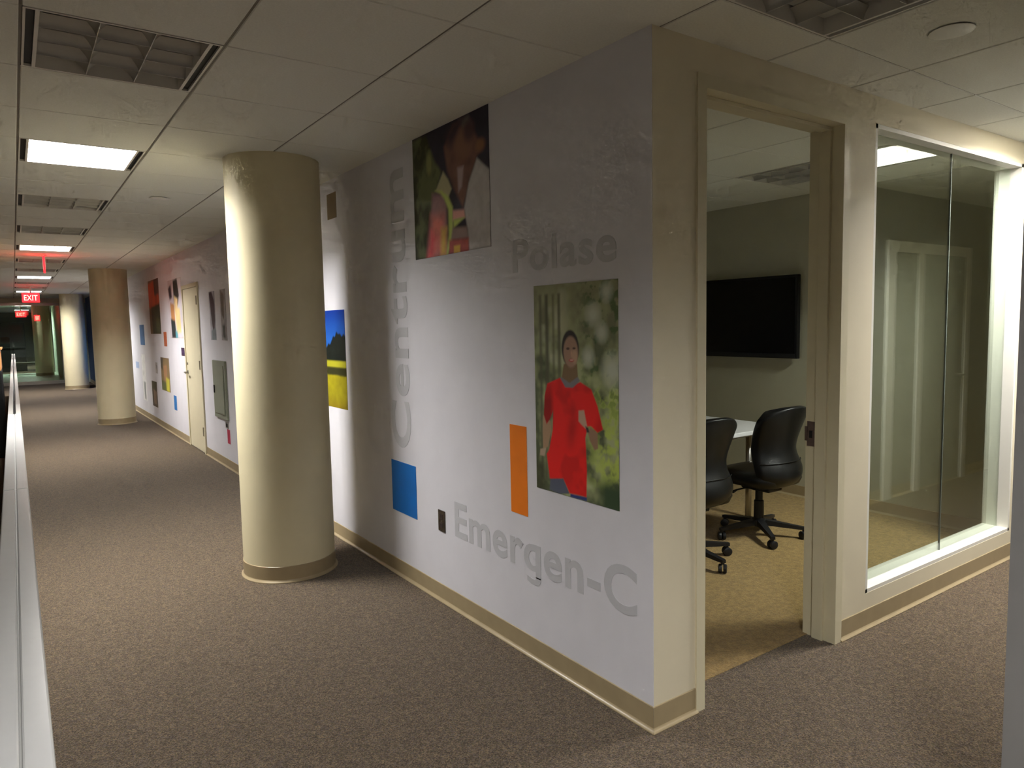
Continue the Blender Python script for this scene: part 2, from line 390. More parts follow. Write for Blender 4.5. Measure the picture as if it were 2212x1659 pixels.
# ================================================================ CEILING LIGHTS
def troffer(lit):
    root = bpy.data.objects.new('ceiling_light', None); C.objects.link(root)
    a = 0.304; top = 0.075
    h = MB()
    h.box(-a, a, -a, a, top, top+0.006)
    h.box(-a, -a+0.008, -a, a, 0.0, top); h.box(a-0.008, a, -a, a, 0.0, top)
    h.box(-a+0.008, a-0.008, -a, -a+0.008, 0.0, top); h.box(-a+0.008, a-0.008, a-0.008, a, 0.0, top)
    h.build('housing', WHITE_ENAMEL, root)
    w = 0.258                 # half width of the louvre opening in x
    for sx in (-1, 1):        # black air slots along both sides
        x0, x1 = sorted((sx*(w+0.012), sx*(a-0.008)))
        box('air_slot', x0, x1, -a+0.008, a-0.008, 0.010, 0.030, BLACK, root)
        x0, x1 = sorted((sx*w, sx*(w+0.012)))
        box('side_rail', x0, x1, -a+0.008, a-0.008, 0.0, 0.06, WHITE_ENAMEL, root)
    def blade(along, p, half, wide, dep):
        # parabolic reflector blade: thin lip at the mouth, hollow flanks widening up to the lamp slot
        n = 6; pr = [(-0.0015-wide*(t/n)**1.7, 0.002+dep*(t/n)) for t in range(n, -1, -1)] + [(0.0015+wide*(t/n)**1.7, 0.002+dep*(t/n)) for t in range(0, n+1)]
        if along == 'y': A = [(p+u, -half, z) for u, z in pr]; B = [(p+u, half, z) for u, z in pr]
        else: A = [(-half, p+u, z) for u, z in pr]; B = [(half, p+u, z) for u, z in pr]
        auto(MB().prism(A, B).build('louvre_blade', LOUVRE, root), 50)
    for k in (-1, 1): blade('y', k*w*2/6, a-0.008, 0.036, 0.047)
    for k in (-1, 0, 1): blade('x', k*0.148, w, 0.020, 0.041)
    for k in (-1, 0, 1):
        l = box('lamp', k*w*2/3-0.07, k*w*2/3+0.07, -0.285, 0.285, 0.052, 0.058, LAMP_OFF, root)
        if lit:               # only the face that looks down glows
            l.data.materials.append(LAMP_ON)
            for p in l.data.polygons:
                if p.normal.z < -0.5: p.material_index = 1
    return root
on0, off0 = troffer(True), troffer(False)
ON_LABEL = {5: 'glowing ceiling light nearest in the corridor, before the round column', 14: 'second glowing corridor ceiling light, above the first red exit sign',
            23: 'third glowing corridor ceiling light, seen as a thin strip', 32: 'fourth glowing corridor ceiling light, above the far exit sign',
            -4: 'glowing ceiling light over the near end of the corridor', 50: 'nearer glowing ceiling light in the lobby behind the glass screen', 60: 'farthest glowing ceiling light, added to brighten the end of the lobby'}
OFF_LABEL = {2: 'large unlit ceiling light with silver louvre at the upper left', 8: 'unlit ceiling light just beyond the nearest glowing one',
             11: 'unlit ceiling light just before the second glowing one', -1: 'unlit ceiling light above the near end of the partition',
             17: 'unlit ceiling light just past the sideways exit sign', 20: 'unlit ceiling light before the third glowing one', 26: 'unlit ceiling light past the third glowing one',
             29: 'unlit ceiling light before the fourth glowing one', 35: 'unlit ceiling light nearest to the glass screen'}
for lst, proto, labels in ((TROF_ON, on0, ON_LABEL), (TROF_OFF, off0, OFF_LABEL)):
    for n, (i, j) in enumerate(lst):
        o = proto if n == 0 else copy_tree(proto)
        o.location = (GX+(i+0.5)*G, GY+(j+0.5)*G, H)
        lb = labels.get(j) if i == -3 else {(4, -1): 'glowing ceiling light over the passage outside the window, mirrored in its glass',
                                            (0, -1): 'dark unlit ceiling light above the doorway corner at the top edge', (4, 2): 'unlit ceiling light inside the meeting room seen through the doorway'}[(i, j)]
        tag(o, lb, 'ceiling light', 'louvred ceiling lights')

# ================================================================ COLUMNS
def column(x, y, label):
    root = thing('round_column', label, 'column', (x, y, 0), 0, 'round columns along the corridor')
    R = 0.285
    MB().lathe([(R, 0.0), (R, H)], seg=96).build('shaft', COLUMN, root)
    auto(root.children[-1])
    b = MB().lathe([(R+0.016, 0.0), (R+0.0165, 0.003), (R+0.0145, 0.006), (R+0.010, 0.0095), (R+0.006, 0.0135), (R+0.004, 0.018), (R+0.004, 0.0985), (R+0.001, 0.101)], seg=96)
    auto(b.build('cove_base', VINYL, root), 22)
    return root
column(-0.51, 2.74, 'thick cream round column nearest to the pictured wall corner')
column(-0.53, 11.94, 'second cream round column, standing in shade far down the corridor')
column(-0.53, 21.14, 'third cream round column, beside the dark blue wall')

# ================================================================ PRINTED PICTURES
def vnoise(U, V, sc, seed):
    r = np.random.RandomState(seed); g = r.rand(64, 64)
    x, y = U*sc, V*sc
    i, j = np.floor(x).astype(int), np.floor(y).astype(int); fx, fy = x-i, y-j
    fx, fy = fx*fx*(3-2*fx), fy*fy*(3-2*fy)
    q = lambda a, b: g[a % 64, b % 64]
    return (q(i, j)*(1-fx)+q(i+1, j)*fx)*(1-fy)+(q(i, j+1)*(1-fx)+q(i+1, j+1)*fx)*fy
def fbm(U, V, sc, seed): return (vnoise(U, V, sc, seed)+0.5*vnoise(U, V, sc*2.1, seed+1)+0.25*vnoise(U, V, sc*4.3, seed+2))/1.75
class Canvas:
    def __init__(s, w, h, nx, ny):
        s.w, s.h, s.nx, s.ny = w, h, nx, ny
        s.U, s.V = np.meshgrid(np.linspace(0, w, nx), np.linspace(0, h, ny)); s.img = np.zeros((ny, nx, 3))
        s.soft = 0.8*w/nx
    def mix(s, a, col):
        col = np.asarray(col, float)
        s.img = s.img*(1-a[..., None])+(col if col.ndim == 3 else col[None, None, :])*a[..., None]
    def poly(s, pts, col, soft=None, shade=None):
        soft = soft or s.soft
        inside = np.zeros(s.U.shape, bool); dist = np.full(s.U.shape, 1e9)
        n = len(pts)
        for k in range(n):
            (x1, y1), (x2, y2) = pts[k], pts[(k+1) % n]
            if y1 != y2: inside ^= ((s.V > y1) != (s.V > y2)) & (s.U < (x2-x1)*(s.V-y1)/(y2-y1)+x1)
            dx, dy = x2-x1, y2-y1; t = np.clip(((s.U-x1)*dx+(s.V-y1)*dy)/(dx*dx+dy*dy+1e-12), 0, 1)
            dist = np.minimum(dist, np.hypot(s.U-x1-t*dx, s.V-y1-t*dy))
        a = np.clip(0.5+np.where(inside, dist, -dist)/(2*soft), 0, 1)
        c = np.asarray(col, float)
        if shade is not None: c = c[None, None, :]*shade[..., None]
        s.mix(a, c)
    def ell(s, cx, cy_, rx, ry, col, soft=0.15):
        d = np.hypot((s.U-cx)/rx, (s.V-cy_)/ry); s.mix(np.clip((1-d)/soft+0.5, 0, 1), col)

def hang(name, y1, z0, cv, label, cat='picture', group=None, thick=0.0018):
    """printed sheet lying on the long wall; its left edge is at y1 (farther), its lower edge at z0"""
    nx, ny = cv.nx, cv.ny
    verts = np.zeros((ny*nx, 3)); verts[:, 0] = -thick
    verts[:, 1] = -cv.U.ravel(); verts[:, 2] = cv.V.ravel()
    idx = np.arange(nx*ny).reshape(ny, nx)
    q = np.stack([idx[:-1, :-1], idx[:-1, 1:], idx[1:, 1:], idx[1:, :-1]], -1).reshape(-1, 4)
    corners = [idx[0, 0], idx[0, -1], idx[-1, -1], idx[-1, 0]]
    back = [len(verts)+k for k in range(4)]
    bv = verts[corners].copy(); bv[:, 0] = -0.0001
    V_ = np.vstack([verts, bv]).tolist(); F_ = q.tolist()
    for k in range(4): F_.append([int(corners[k]), int(back[k]), int(back[(k+1) % 4]), int(corners[(k+1) % 4])])
    F_.append([int(b) for b in back[::-1]])
    me = bpy.data.meshes.new(name); me.from_pydata(V_, [], F_)
    at = me.color_attributes.new('print', 'FLOAT_COLOR', 'POINT')
    col = np.ones((len(V_), 4)); col[:nx*ny, :3] = np.clip(cv.img, 0.004, 0.9).reshape(-1, 3)
    col[nx*ny:, :3] = cv.img.reshape(-1, 3)[corners]
    at.data.foreach_set('color', col.ravel().astype(np.float32))
    me.materials.append(PRINT)
    o = bpy.data.objects.new(name, me); C.objects.link(o); o.location = (0, y1, z0)
    return tag(o, label, cat, group)

# --- runner in a red shirt among trees
cv = Canvas(0.535, 0.904, 150, 250); U, V = cv.U, cv.V; ref = 150
P = lambda *c: obs(c, ref)
n1, n2, n3 = fbm(U, V, 14, 1), fbm(U, V, 34, 5), fbm(U, V, 9, 9)
g = np.clip((n1-0.3)/0.4, 0, 1)
cv.img = np.asarray(P(60, 66, 46))[None, None]*(1-g[..., None])+np.asarray(P(122, 128, 92))[None, None]*g[..., None]
cv.mix(np.clip((V/0.9-0.62)*2.2, 0, 0.65), P(112, 112, 86))
yg = np.clip((U-0.30)/0.16, 0, 1)*np.clip((n2-0.38)/0.25, 0, 1)*np.clip((0.56-V)/0.1, 0, 1)*np.clip((V-0.04)/0.1, 0, 1)
cv.mix(yg*0.85, P(128, 142, 62))
cv.mix(np.clip((n2-0.55)/0.12, 0, 1)*np.clip((U-0.28)/0.1, 0, 1)*np.clip((V-0.3)/0.2, 0, 1)*0.8, P(52, 70, 40))
for (x, y, r_) in ((0.391, 0.773, 0.035), (0.44, 0.70, 0.03), (0.503, 0.553, 0.05), (0.36, 0.60, 0.03), (0.47, 0.86, 0.03)):
    cv.ell(x, y, r_, r_*1.1, P(138, 142, 128), 1.3)
cv.mix(np.clip((n3-0.5)/0.2, 0, 1)*np.clip((0.25-U)/0.1, 0, 1)*np.clip((V-0.35)/0.2, 0, 1)*0.6, P(150, 152, 132))
for k, (x, wd) in enumerate(((0.045, 0.010), (0.075, 0.007), (0.105, 0.012), (0.135, 0.006), (0.16, 0.007), (0.19, 0.005))):
    lean = 0.02*math.sin(k*2.1)
    cv.poly([(x-wd, 0.05), (x+wd, 0.05), (x+wd*0.6+lean, 0.86), (x-wd*0.6+lean, 0.86)], P(64, 64, 48), 0.010)
cv.mix(np.clip((U-0.40)/0.06, 0, 1)*np.clip((0.13-V)/0.06, 0, 1), P(38, 52, 34))
cv.mix(np.clip((0.09-U)/0.05, 0, 1)*np.clip((0.16-V)/0.06, 0, 1)*0.9, P(44, 46, 30))
cv.poly([(0.054, 0.336), (0.107, 0.313), (0.113, 0.276), (0.086, 0.197), (0.05, 0.183), (0.049, 0.269)], P(120, 98, 76))
cv.poly([(0.03, 0.18), (0.074, 0.191), (0.06, 0.151), (0.026, 0.151)], P(128, 112, 96))
cv.poly([(0.101, 0.057), (0.19, 0.072), (0.231, 0.013), (0.16, 0.0), (0.093, 0.006)], P(62, 66, 78))
cv.poly([(0.236, 0.014), (0.343, 0.018), (0.343, 0.002), (0.236, 0.0)], P(30, 40, 82))
sh = 1.0-0.22*np.clip((n3-0.5)/0.15, 0, 1)-0.35*np.exp(-((U-0.245-0.18*(V-0.25))/0.03)**2)*np.clip((0.42-V)/0.12, 0, 1)*np.clip((V-0.18)/0.1, 0, 1)
sh = sh*(1-0.6*np.clip((0.135-U)/0.03, 0, 1)*np.clip((V-0.28)/0.03, 0, 1)*np.clip((0.5-V)/0.1, 0, 1))
cv.poly([(0.177, 0.507), (0.088, 0.477), (0.067, 0.422), (0.06, 0.336), (0.079, 0.296), (0.107, 0.327), (0.126, 0.363), (0.121, 0.277), (0.096, 0.189), (0.076, 0.163), (0.096, 0.056), (0.19, 0.072), (0.231, 0.015), (0.341, 0.019), (0.345, 0.134), (0.338, 0.266), (0.352, 0.316), (0.374, 0.318), (0.412, 0.296), (0.445, 0.313), (0.414, 0.404), (0.377, 0.47), (0.309, 0.496), (0.24, 0.472)], P(188, 22, 20), shade=sh)
cv.poly([(0.204, 0.567), (0.29, 0.57), (0.296, 0.509), (0.24, 0.481), (0.187, 0.503)], P(92, 74, 52))
cv.poly([(0.177, 0.507), (0.192, 0.508), (0.24, 0.488), (0.293, 0.516), (0.309, 0.501), (0.261, 0.469), (0.212, 0.468)], P(92, 90, 92))
cv.ell(0.247, 0.632, 0.056, 0.078, P(38, 34, 32), 0.12)
cv.ell(0.250, 0.618, 0.047, 0.066, P(122, 98, 82), 0.18)
cv.ell(0.275, 0.600, 0.018, 0.03, P(138, 112, 92), 0.6)
cv.ell(0.232, 0.632, 0.011, 0.005, P(60, 46, 40), 0.5); cv.ell(0.272, 0.634, 0.010, 0.005, P(60, 46, 40), 0.5)
cv.ell(0.255, 0.612, 0.006, 0.014, P(140, 112, 92), 0.8); cv.ell(0.254, 0.583, 0.017, 0.006, P(135, 60, 58), 0.5); cv.ell(0.255, 0.585, 0.010, 0.0025, P(165, 145, 135), 0.6)
cv.poly([(0.296, 0.376), (0.331, 0.381), (0.348, 0.32), (0.352, 0.298), (0.312, 0.32), (0.295, 0.332)], P(140, 116, 98))
cv.poly([(0.352, 0.298), (0.372, 0.313), (0.412, 0.292), (0.415, 0.232), (0.393, 0.222), (0.364, 0.26)], P(108, 84, 66))
cv.poly([(0.338, 0.316), (0.356, 0.31), (0.362, 0.292), (0.346, 0.29)], P(34, 32, 34))
hang('wall_picture', 0.712, 0.823, cv, 'tall wall picture of a runner in a red shirt among green trees')

# --- picture at the ceiling: melon slice against dark figures
cv = Canvas(0.776, 0.664, 150, 130); U, V = cv.U, cv.V; ref = 100
n1, n2 = fbm(U, V, 12, 21), fbm(U, V, 30, 25)
cv.img = np.asarray(P(20, 18, 25))[None, None]*(0.7+0.6*n1[..., None])
gsh = 0.5+1.3*np.clip((n1-0.35)/0.3, 0, 1)
cv.poly([(0, 0.66), (0.161, 0.651), (0.248, 0.501), (0.318, 0.434), (0.238, 0.329), (0.165, 0.187), (0.127, 0.0), (0, 0)], P(36, 39, 24), 0.012, gsh)
cv.ell(0.185, 0.50, 0.03, 0.06, P(66, 68, 40), 0.8)
cv.poly([(0.349, 0.552), (0.448, 0.645), (0.581, 0.635), (0.721, 0.485), (0.668, 0.442), (0.611, 0.353), (0.564, 0.278), (0.528, 0.221), (0.432, 0.339), (0.378, 0.429)], P(58, 40, 34), 0.012, 0.6+0.8*n1)
cv.poly([(0.50, 0.66), (0.60, 0.655), (0.63, 0.60), (0.54, 0.60)], P(52, 48, 48), 0.015)
cv.poly([(0.36, 0.60), (0.46, 0.655), (0.55, 0.655), (0.50, 0.58), (0.42, 0.54)], P(30, 22, 26), 0.03)
cv.ell(0.54, 0.53, 0.07, 0.07, P(66, 46, 36), 0.9); cv.ell(0.60, 0.58, 0.05, 0.05, P(40, 28, 28), 0.9); cv.ell(0.70, 0.49, 0.04, 0.03, P(70, 48, 34), 0.9)
cv.poly([(0.482, 0.422), (0.544, 0.421), (0.522, 0.324), (0.487, 0.301)], P(88, 76, 76), 0.01)
cv.poly([(0.668, 0.436), (0.776, 0.36), (0.776, 0.0), (0.578, 0.0), (0.567, 0.108), (0.539, 0.214), (0.588, 0.33)], P(94, 92, 92), 0.008, 0.85+0.3*n2)
cv.poly([(0.251, 0.345), (0.336, 0.431), (0.387, 0.381), (0.42, 0.329), (0.382, 0.289)], P(90, 88, 68), 0.008)
msh = 0.8+0.4*n2
cv.poly([(0.212, 0.333), (0.336, 0.319), (0.368, 0.25), (0.354, 0.0), (0.146, 0.0), (0.19, 0.184)], P(80, 62, 64), 0.016, msh)
cv.poly([(0.20, 0.22), (0.33, 0.20), (0.35, 0.0), (0.146, 0.0), (0.185, 0.15)], P(112, 62, 56), 0.04, msh)
cv.poly([(0.19, 0.14), (0.24, 0.10), (0.20, 0.0), (0.146, 0.0)], P(132, 40, 46), 0.03, msh)
cv.poly([(0.30, 0.14), (0.36, 0.14), (0.345, 0.0), (0.29, 0.0)], P(128, 92, 48), 0.02, msh)
cv.poly([(0.245, 0.346), (0.313, 0.338), (0.383, 0.297), (0.427, 0.235), (0.425, 0.096), (0.367, 0.0), (0.349, 0.0), (0.378, 0.101), (0.379, 0.231), (0.34, 0.289), (0.3, 0.325)], P(96, 104, 56), 0.010)
cv.poly([(0.426, 0.218), (0.539, 0.208), (0.548, 0.167), (0.423, 0.166)], P(116, 84, 78), 0.008)
cv.poly([(0.429, 0.171), (0.542, 0.168), (0.433, 0.13)], P(98, 106, 56), 0.008)
cv.poly([(0.42, 0.13), (0.56, 0.12), (0.576, 0.062), (0.40, 0.07)], P(74, 62, 60), 0.01)
cv.poly([(0.382, 0.071), (0.576, 0.062), (0.573, 0.0), (0.378, 0.0)], P(92, 44, 40), 0.01, msh)
cv.poly([(0.428, 0.037), (0.491, 0.037), (0.489, 0.0), (0.426, 0.0)], P(132, 90, 36), 0.006)
hang('wall_picture', 1.822, 1.934, cv, 'dark wall picture with a red and green melon slice, touching the ceiling')

# --- field and trees below a deep blue sky, half behind the column
cv = Canvas(1.06, 0.707, 110, 90); U, V = cv.U, cv.V; ref = 215
n1, n2 = fbm(U, V, 16, 31), fbm(U, V, 7, 35)
k = np.clip((V-0.38)/0.33, 0, 1)[..., None]
cv.img = np.asarray(P(40, 110, 200))[None, None]*(1-k)+np.asarray(P(8, 52, 150))[None, None]*k
th = 0.42+0.14*vnoise(U, V*0, 9, 40)+0.05*vnoise(U, V*0, 30, 41)
cv.mix(np.clip((th-V)/0.012, 0, 1), np.asarray(P(24, 30, 24))[None, None]*(0.6+0.9*n1[..., None]))
cv.mix(np.clip((0.345-V)/0.006, 0, 1), P(176, 172, 40))
cv.mix(np.clip((0.300-V)/0.008, 0, 1), P(54, 54, 24))
cv.mix(np.clip((0.235+0.02*n2-V)/0.012, 0, 1), np.asarray(P(160, 150, 24))[None, None]*(0.75+0.5*n1[..., None]))
cv.mix(np.clip((0.10-V)/0.1, 0, 1)*0.7, np.asarray(P(128, 104, 20))[None, None]*(0.7+0.6*n1[..., None]))
hang('wall_picture', 3.98, 0.978, cv, 'wall picture of a yellow field under deep blue sky, half hidden by the column')

# --- plain coloured rectangles
def swatch(y0, y1, z0, z1, col, name, label, group='plain coloured wall rectangles'):
    m = mat(name, col, 0.5, spec=0.25, var=0.04, vscale=9)
    o = box('colour_rectangle', -0.0018, -0.0001, y0, y1, z0, z1, m)
    return tag(o, label, 'wall graphic', group)
swatch(1.906, 2.235, 0.410, 0.730, (0.006, 0.15, 0.52), 'print_blue', 'plain blue rectangle on the wall left of the power outlet')
swatch(0.787, 0.920, 0.669, 1.090, (0.92, 0.23, 0.012), 'print_orange', 'tall orange rectangle on the wall beside the runner picture')
swatch(2.990, 3.161, 2.328, 2.505, (0.23, 0.165, 0.075), 'print_brown', 'small brown rectangle high on the wall beside the near column')
swatch(12.20, 12.72, 1.31, 1.67, (0.10, 0.22, 0.46), 'print_steel_blue', 'blue rectangle far down the wall beside the second column')
swatch(9.98, 10.23, 1.32, 1.54, (0.50, 0.13, 0.05), 'print_rust', 'small rust orange rectangle between the two far upper pictures')
swatch(9.47, 9.68, 0.385, 0.60, (0.03, 0.20, 0.55), 'print_bright_blue', 'small bright blue rectangle low on the wall left of the far door')
swatch(6.37, 6.49, 0.285, 0.445, (0.55, 0.05, 0.10), 'print_red', 'small red rectangle low on the wall below the grey panel')
swatch(13.1, 13.5, 0.86, 0.98, (0.36, 0.47, 0.68), 'print_pale_blue', 'pale blue rectangle low on the wall behind the second column')

# --- far pictures
def blotch(w, h, nx, ny, seed, layers, base):
    c = Canvas(w, h, nx, ny); n = fbm(c.U/w*0.6, c.V/w*0.6, 7, seed)
    c.img = np.asarray(base)[None, None]*(0.6+0.8*n[..., None])
    for pts, col in layers: c.poly([(a*w, b*h) for a, b in pts], col, 0.02*max(w, h), 0.75+0.5*n)
    return c
P = lambda *c: obs(c, 150)
hang('wall_picture', 11.46, 1.51, blotch(1.02, 0.87, 50, 44, 51, [
    ([(0, 0.95), (0.9, 1.0), (1, 0.5), (0.6, 0.42), (0, 0.5)], P(140, 52, 26)), ([(0.55, 1), (1, 1), (1, 0.72), (0.6, 0.7)], P(66, 42, 36)),
    ([(0.2, 0.5), (1, 0.55), (1, 0), (0.25, 0)], P(44, 46, 32)), ([(0.6, 0.3), (0.95, 0.28), (0.9, 0.05), (0.62, 0.05)], P(56, 58, 36))], P(86, 70, 52)), 'far wall picture in orange above dark green')
hang('wall_picture', 9.64, 1.45, blotch(0.98, 0.83, 60, 50, 55, [
    ([(0, 1), (1, 1), (1, 0), (0, 0)], P(150, 145, 150)), ([(0.02, 0.86), (0.22, 0.93), (0.28, 0.70), (0.1, 0.66)], P(46, 38, 48)),
    ([(0.42, 0.98), (0.72, 1.0), (0.82, 0.72), (0.72, 0.55), (0.42, 0.60)], P(34, 34, 32)), ([(0.45, 0.72), (0.7, 0.66), (0.66, 0.45), (0.45, 0.48)], P(160, 140, 100)),
    ([(0.12, 0.62), (0.42, 0.58), (0.45, 0.22), (0.16, 0.25)], P(140, 100, 62)), ([(0.45, 0.5), (0.82, 0.5), (0.86, 0.1), (0.55, 0.08)], P(196, 150, 106)),
    ([(0.10, 0.34), (0.42, 0.30), (0.5, 0), (0.14, 0)], P(36, 40, 42)), ([(0.42, 0.12), (0.56, 0.12), (0.6, 0), (0.42, 0)], P(66, 120, 130))], P(120, 110, 105)), 'far wall picture of two people with dark hair beside the cream door')
hang('wall_picture', 10.66, 0.62, blotch(0.74, 0.52, 44, 32, 61, [
    ([(0, 1), (1, 0.95), (1, 0), (0, 0)], P(104, 88, 62)), ([(0.0, 1), (0.3, 1), (0.2, 0.6), (0, 0.7)], P(60, 54, 46)), ([(0.3, 0.75), (0.75, 0.8), (0.7, 0.3), (0.35, 0.3)], P(128, 98, 72)),
    ([(0, 0.3), (0.6, 0.25), (0.7, 0), (0, 0)], P(70, 76, 44)), ([(0.55, 0.42), (0.95, 0.38), (0.9, 0), (0.55, 0.02)], P(150, 146, 52))], P(96, 84, 66)), 'low far wall picture in brown and yellow green')
hang('wall_picture', 11.70, 0.28, blotch(0.52, 0.43, 30, 26, 65, [([(0, 1), (0.9, 1), (0.8, 0.6), (0, 0.7)], P(54, 52, 36)), ([(0.3, 0.7), (0.9, 0.6), (0.8, 0.1), (0.3, 0.1)], P(100, 84, 70))], P(62, 54, 46)), 'small dark wall picture near the carpet beside the second column')
hang('wall_picture', 11.20, 0.86, blotch(0.20, 0.18, 14, 12, 69, [([(0.3, 0.8), (0.9, 0.7), (0.6, 0.2)], P(86, 84, 84))], P(120, 116, 116)), 'tiny grey wall picture above the dark low one')
hang('wall_picture', 7.03, 1.44, blotch(0.27, 0.56, 22, 44, 71, [
    ([(0, 0.98), (0.5, 1), (0.9, 0.8), (0.9, 0.4), (0.6, 0), (0.3, 0.4), (0.1, 0.8)], P(50, 38, 42)), ([(0.2, 0.2), (0.9, 0.25), (1, 0), (0.2, 0)], P(84, 92, 96))], P(120, 118, 126)), 'narrow wall picture of a dark standing figure right of the cream door')
hang('wall_picture', 6.50, 1.44, blotch(0.24, 0.56, 18, 40, 75, [([(0.1, 1), (0.7, 0.9), (0.6, 0.4), (0.2, 0.5)], P(72, 66, 60)), ([(0.2, 0.3), (0.7, 0.3), (0.7, 0.05), (0.3, 0.05)], P(60, 66, 62))], P(112, 110, 112)), 'narrow grey wall picture peeking out left of the near column')
hang('wall_picture', 12.74, 0.30, blotch(0.42, 0.84, 28, 50, 79, [([(0.3, 0.95), (0.8, 0.9), (0.7, 0.5), (0.4, 0.5)], P(170, 172, 170)), ([(0.3, 0.42), (0.85, 0.4), (0.8, 0.03), (0.4, 0.03)], P(110, 112, 112))], P(168, 170, 174)), 'pale tall picture low on the wall beside the second column')

# ---- wall lettering, one mesh for each letter
def text_mesh(body, extr, bold):
    cu = bpy.data.curves.new('text', 'FONT'); cu.body = body; cu.size = 1.0; cu.extrude = extr; cu.offset = bold; cu.space_character = 1.06; cu.resolution_u = 5
    ob = bpy.data.objects.new('text', cu); C.objects.link(ob)
    dg = bpy.context.evaluated_depsgraph_get(); dg.update()
    me = bpy.data.meshes.new_from_object(ob.evaluated_get(dg))
    C.objects.unlink(ob); bpy.data.objects.remove(ob); bpy.data.curves.remove(cu)
    return me
def islands(me):
    bm = bmesh.new(); bm.from_mesh(me); bmesh.ops.remove_doubles(bm, verts=bm.verts, dist=1e-6)
    seen, out = set(), []
    for v in bm.verts:
        if v in seen: continue
        st, grp = [v], []
        seen.add(v)
        while st:
            a = st.pop(); grp.append(a)
            for e in a.link_edges:
                b = e.other_vert(a)
                if b not in seen: seen.add(b); st.append(b)
        fs = {f for a in grp for f in a.link_faces}; ix = {a: k for k, a in enumerate(grp)}
        out.append(([tuple(a.co) for a in grp], [[ix[q] for q in f.verts] for f in fs]))
    bm.free()
    return out
def lettering(body, fn, label, m, part='letter', name='wall_lettering', cat='lettering', bold=0.021, loc=(0, 0, 0), hook=None):
    """fn maps (u, v, depth) of the flat text, u over 0..1 of its length and v over 0..1 of its capital height, to the room"""
    me = text_mesh(body, 0.004, bold)
    isl = islands(me); bpy.data.meshes.remove(me)
    isl.sort(key=lambda q: min(c[0] for c in q[0]))
    if hook is not None:      # single-storey g: the straight tail of a q is shortened and curled to the left
        vs, fs = isl[hook]
        vs = [(c[0], c[1]*0.45 if c[1] < 0 else c[1], c[2]) for c in vs]
        xr = max(c[0] for c in vs); yb = min(c[1] for c in vs); st = 0.115
        out = [(xr, yb+0.02), (xr-0.006, yb-0.05), (xr-0.04, yb-0.10), (xr-0.10, yb-0.13), (xr-0.19, yb-0.137), (xr-0.29, yb-0.125), (xr-0.37, yb-0.10)]
        inn = [(xr-0.355, yb-0.005), (xr-0.28, yb-0.03), (xr-0.21, yb-0.042), (xr-0.155, yb-0.038), (xr-0.128, yb-0.02), (xr-st-0.002, yb+0.0), (xr-st, yb+0.02)]
        ring = out+inn; n0 = len(vs); nr = len(ring); zt = max(c[2] for c in vs)
        vs = vs+[(x, y, zt) for x, y in ring]+[(x, y, -zt) for x, y in ring]
        k = len(out)
        for t in range(k-1):
            a, b = t, t+1; c, d = nr-2-t, nr-1-t
            fs = fs+[[n0+a, n0+b, n0+c, n0+d]]
        fs = fs+[[n0+t, n0+nr+t, n0+nr+(t+1) % nr, n0+(t+1) % nr] for t in range(nr)]
        isl[hook] = (vs, fs)
    allx = [c[0] for vs, _ in isl for c in vs]; x0, x1 = min(allx), max(allx)
    cap = max(c[1] for c in isl[0][0]); lo = min(c[1] for c in isl[0][0])
    root = thing(name, label, cat, loc) if label else None
    res = []
    for vs, fs in isl:
        mm = bpy.data.meshes.new(part)
        mm.from_pydata([tuple(Vector(fn((c[0]-x0)/(x1-x0), (c[1]-lo)/(cap-lo), 1 if c[2] > 0 else 0))-Vector(loc)) for c in vs], [], fs)
        mm.materials.append(m)
        o = bpy.data.objects.new(part, mm); C.objects.link(o)
        if root: o.parent = root
        res.append(o)
    return root, res
lettering('Emerqen-C', lambda u, v, d: (-0.0002-0.0012*d, 1.462-u*1.38, 0.417+v*0.193), 'pale grey word Emergen-C low on the wall', LETTER, loc=(0, 0.77, 0.417), hook=4)
lettering('Polase', lambda u, v, d: (-0.0002-0.0012*d, 0.868-u*0.684, 1.796+v*0.147), 'pale grey word Polase above the runner picture', LETTER, loc=(0, 0.52, 1.796))
lettering('Centrum', lambda u, v, d: (-0.0002-0.0012*d, 1.95+v*0.262, 0.822+u*1.655), 'pale grey upright word Centrum in the shade beside the melon picture', LETTER, loc=(0, 1.95, 0.822))

# ---- power outlet
ou = thing('power_outlet', 'dark metal power outlet plate on the wall between blue rectangle and lettering', 'outlet', (0, 1.605, 0.47))
box('cover_plate', -0.006, 0, -0.036, 0.036, -0.06, 0.06, mat('dark_bronze_plate', (0.13, 0.105, 0.09), 0.25, metal=0.8, var=0.05), ou, 0.002)
for z in (-0.024, 0.024):
    r = box('receptacle', -0.0075, -0.004, -0.017, 0.017, z-0.015, z+0.015, mat('brown_receptacle', (0.05, 0.035, 0.03), 0.4), ou, 0.001)
    for y in (-0.006, 0.006): box('slot', -0.0079, -0.007, y-0.001, y+0.001, z-0.003, z+0.007, BLACK, r)
box('screw', -0.0075, -0.0055, -0.003, 0.003, -0.003, 0.003, STEEL, ou)

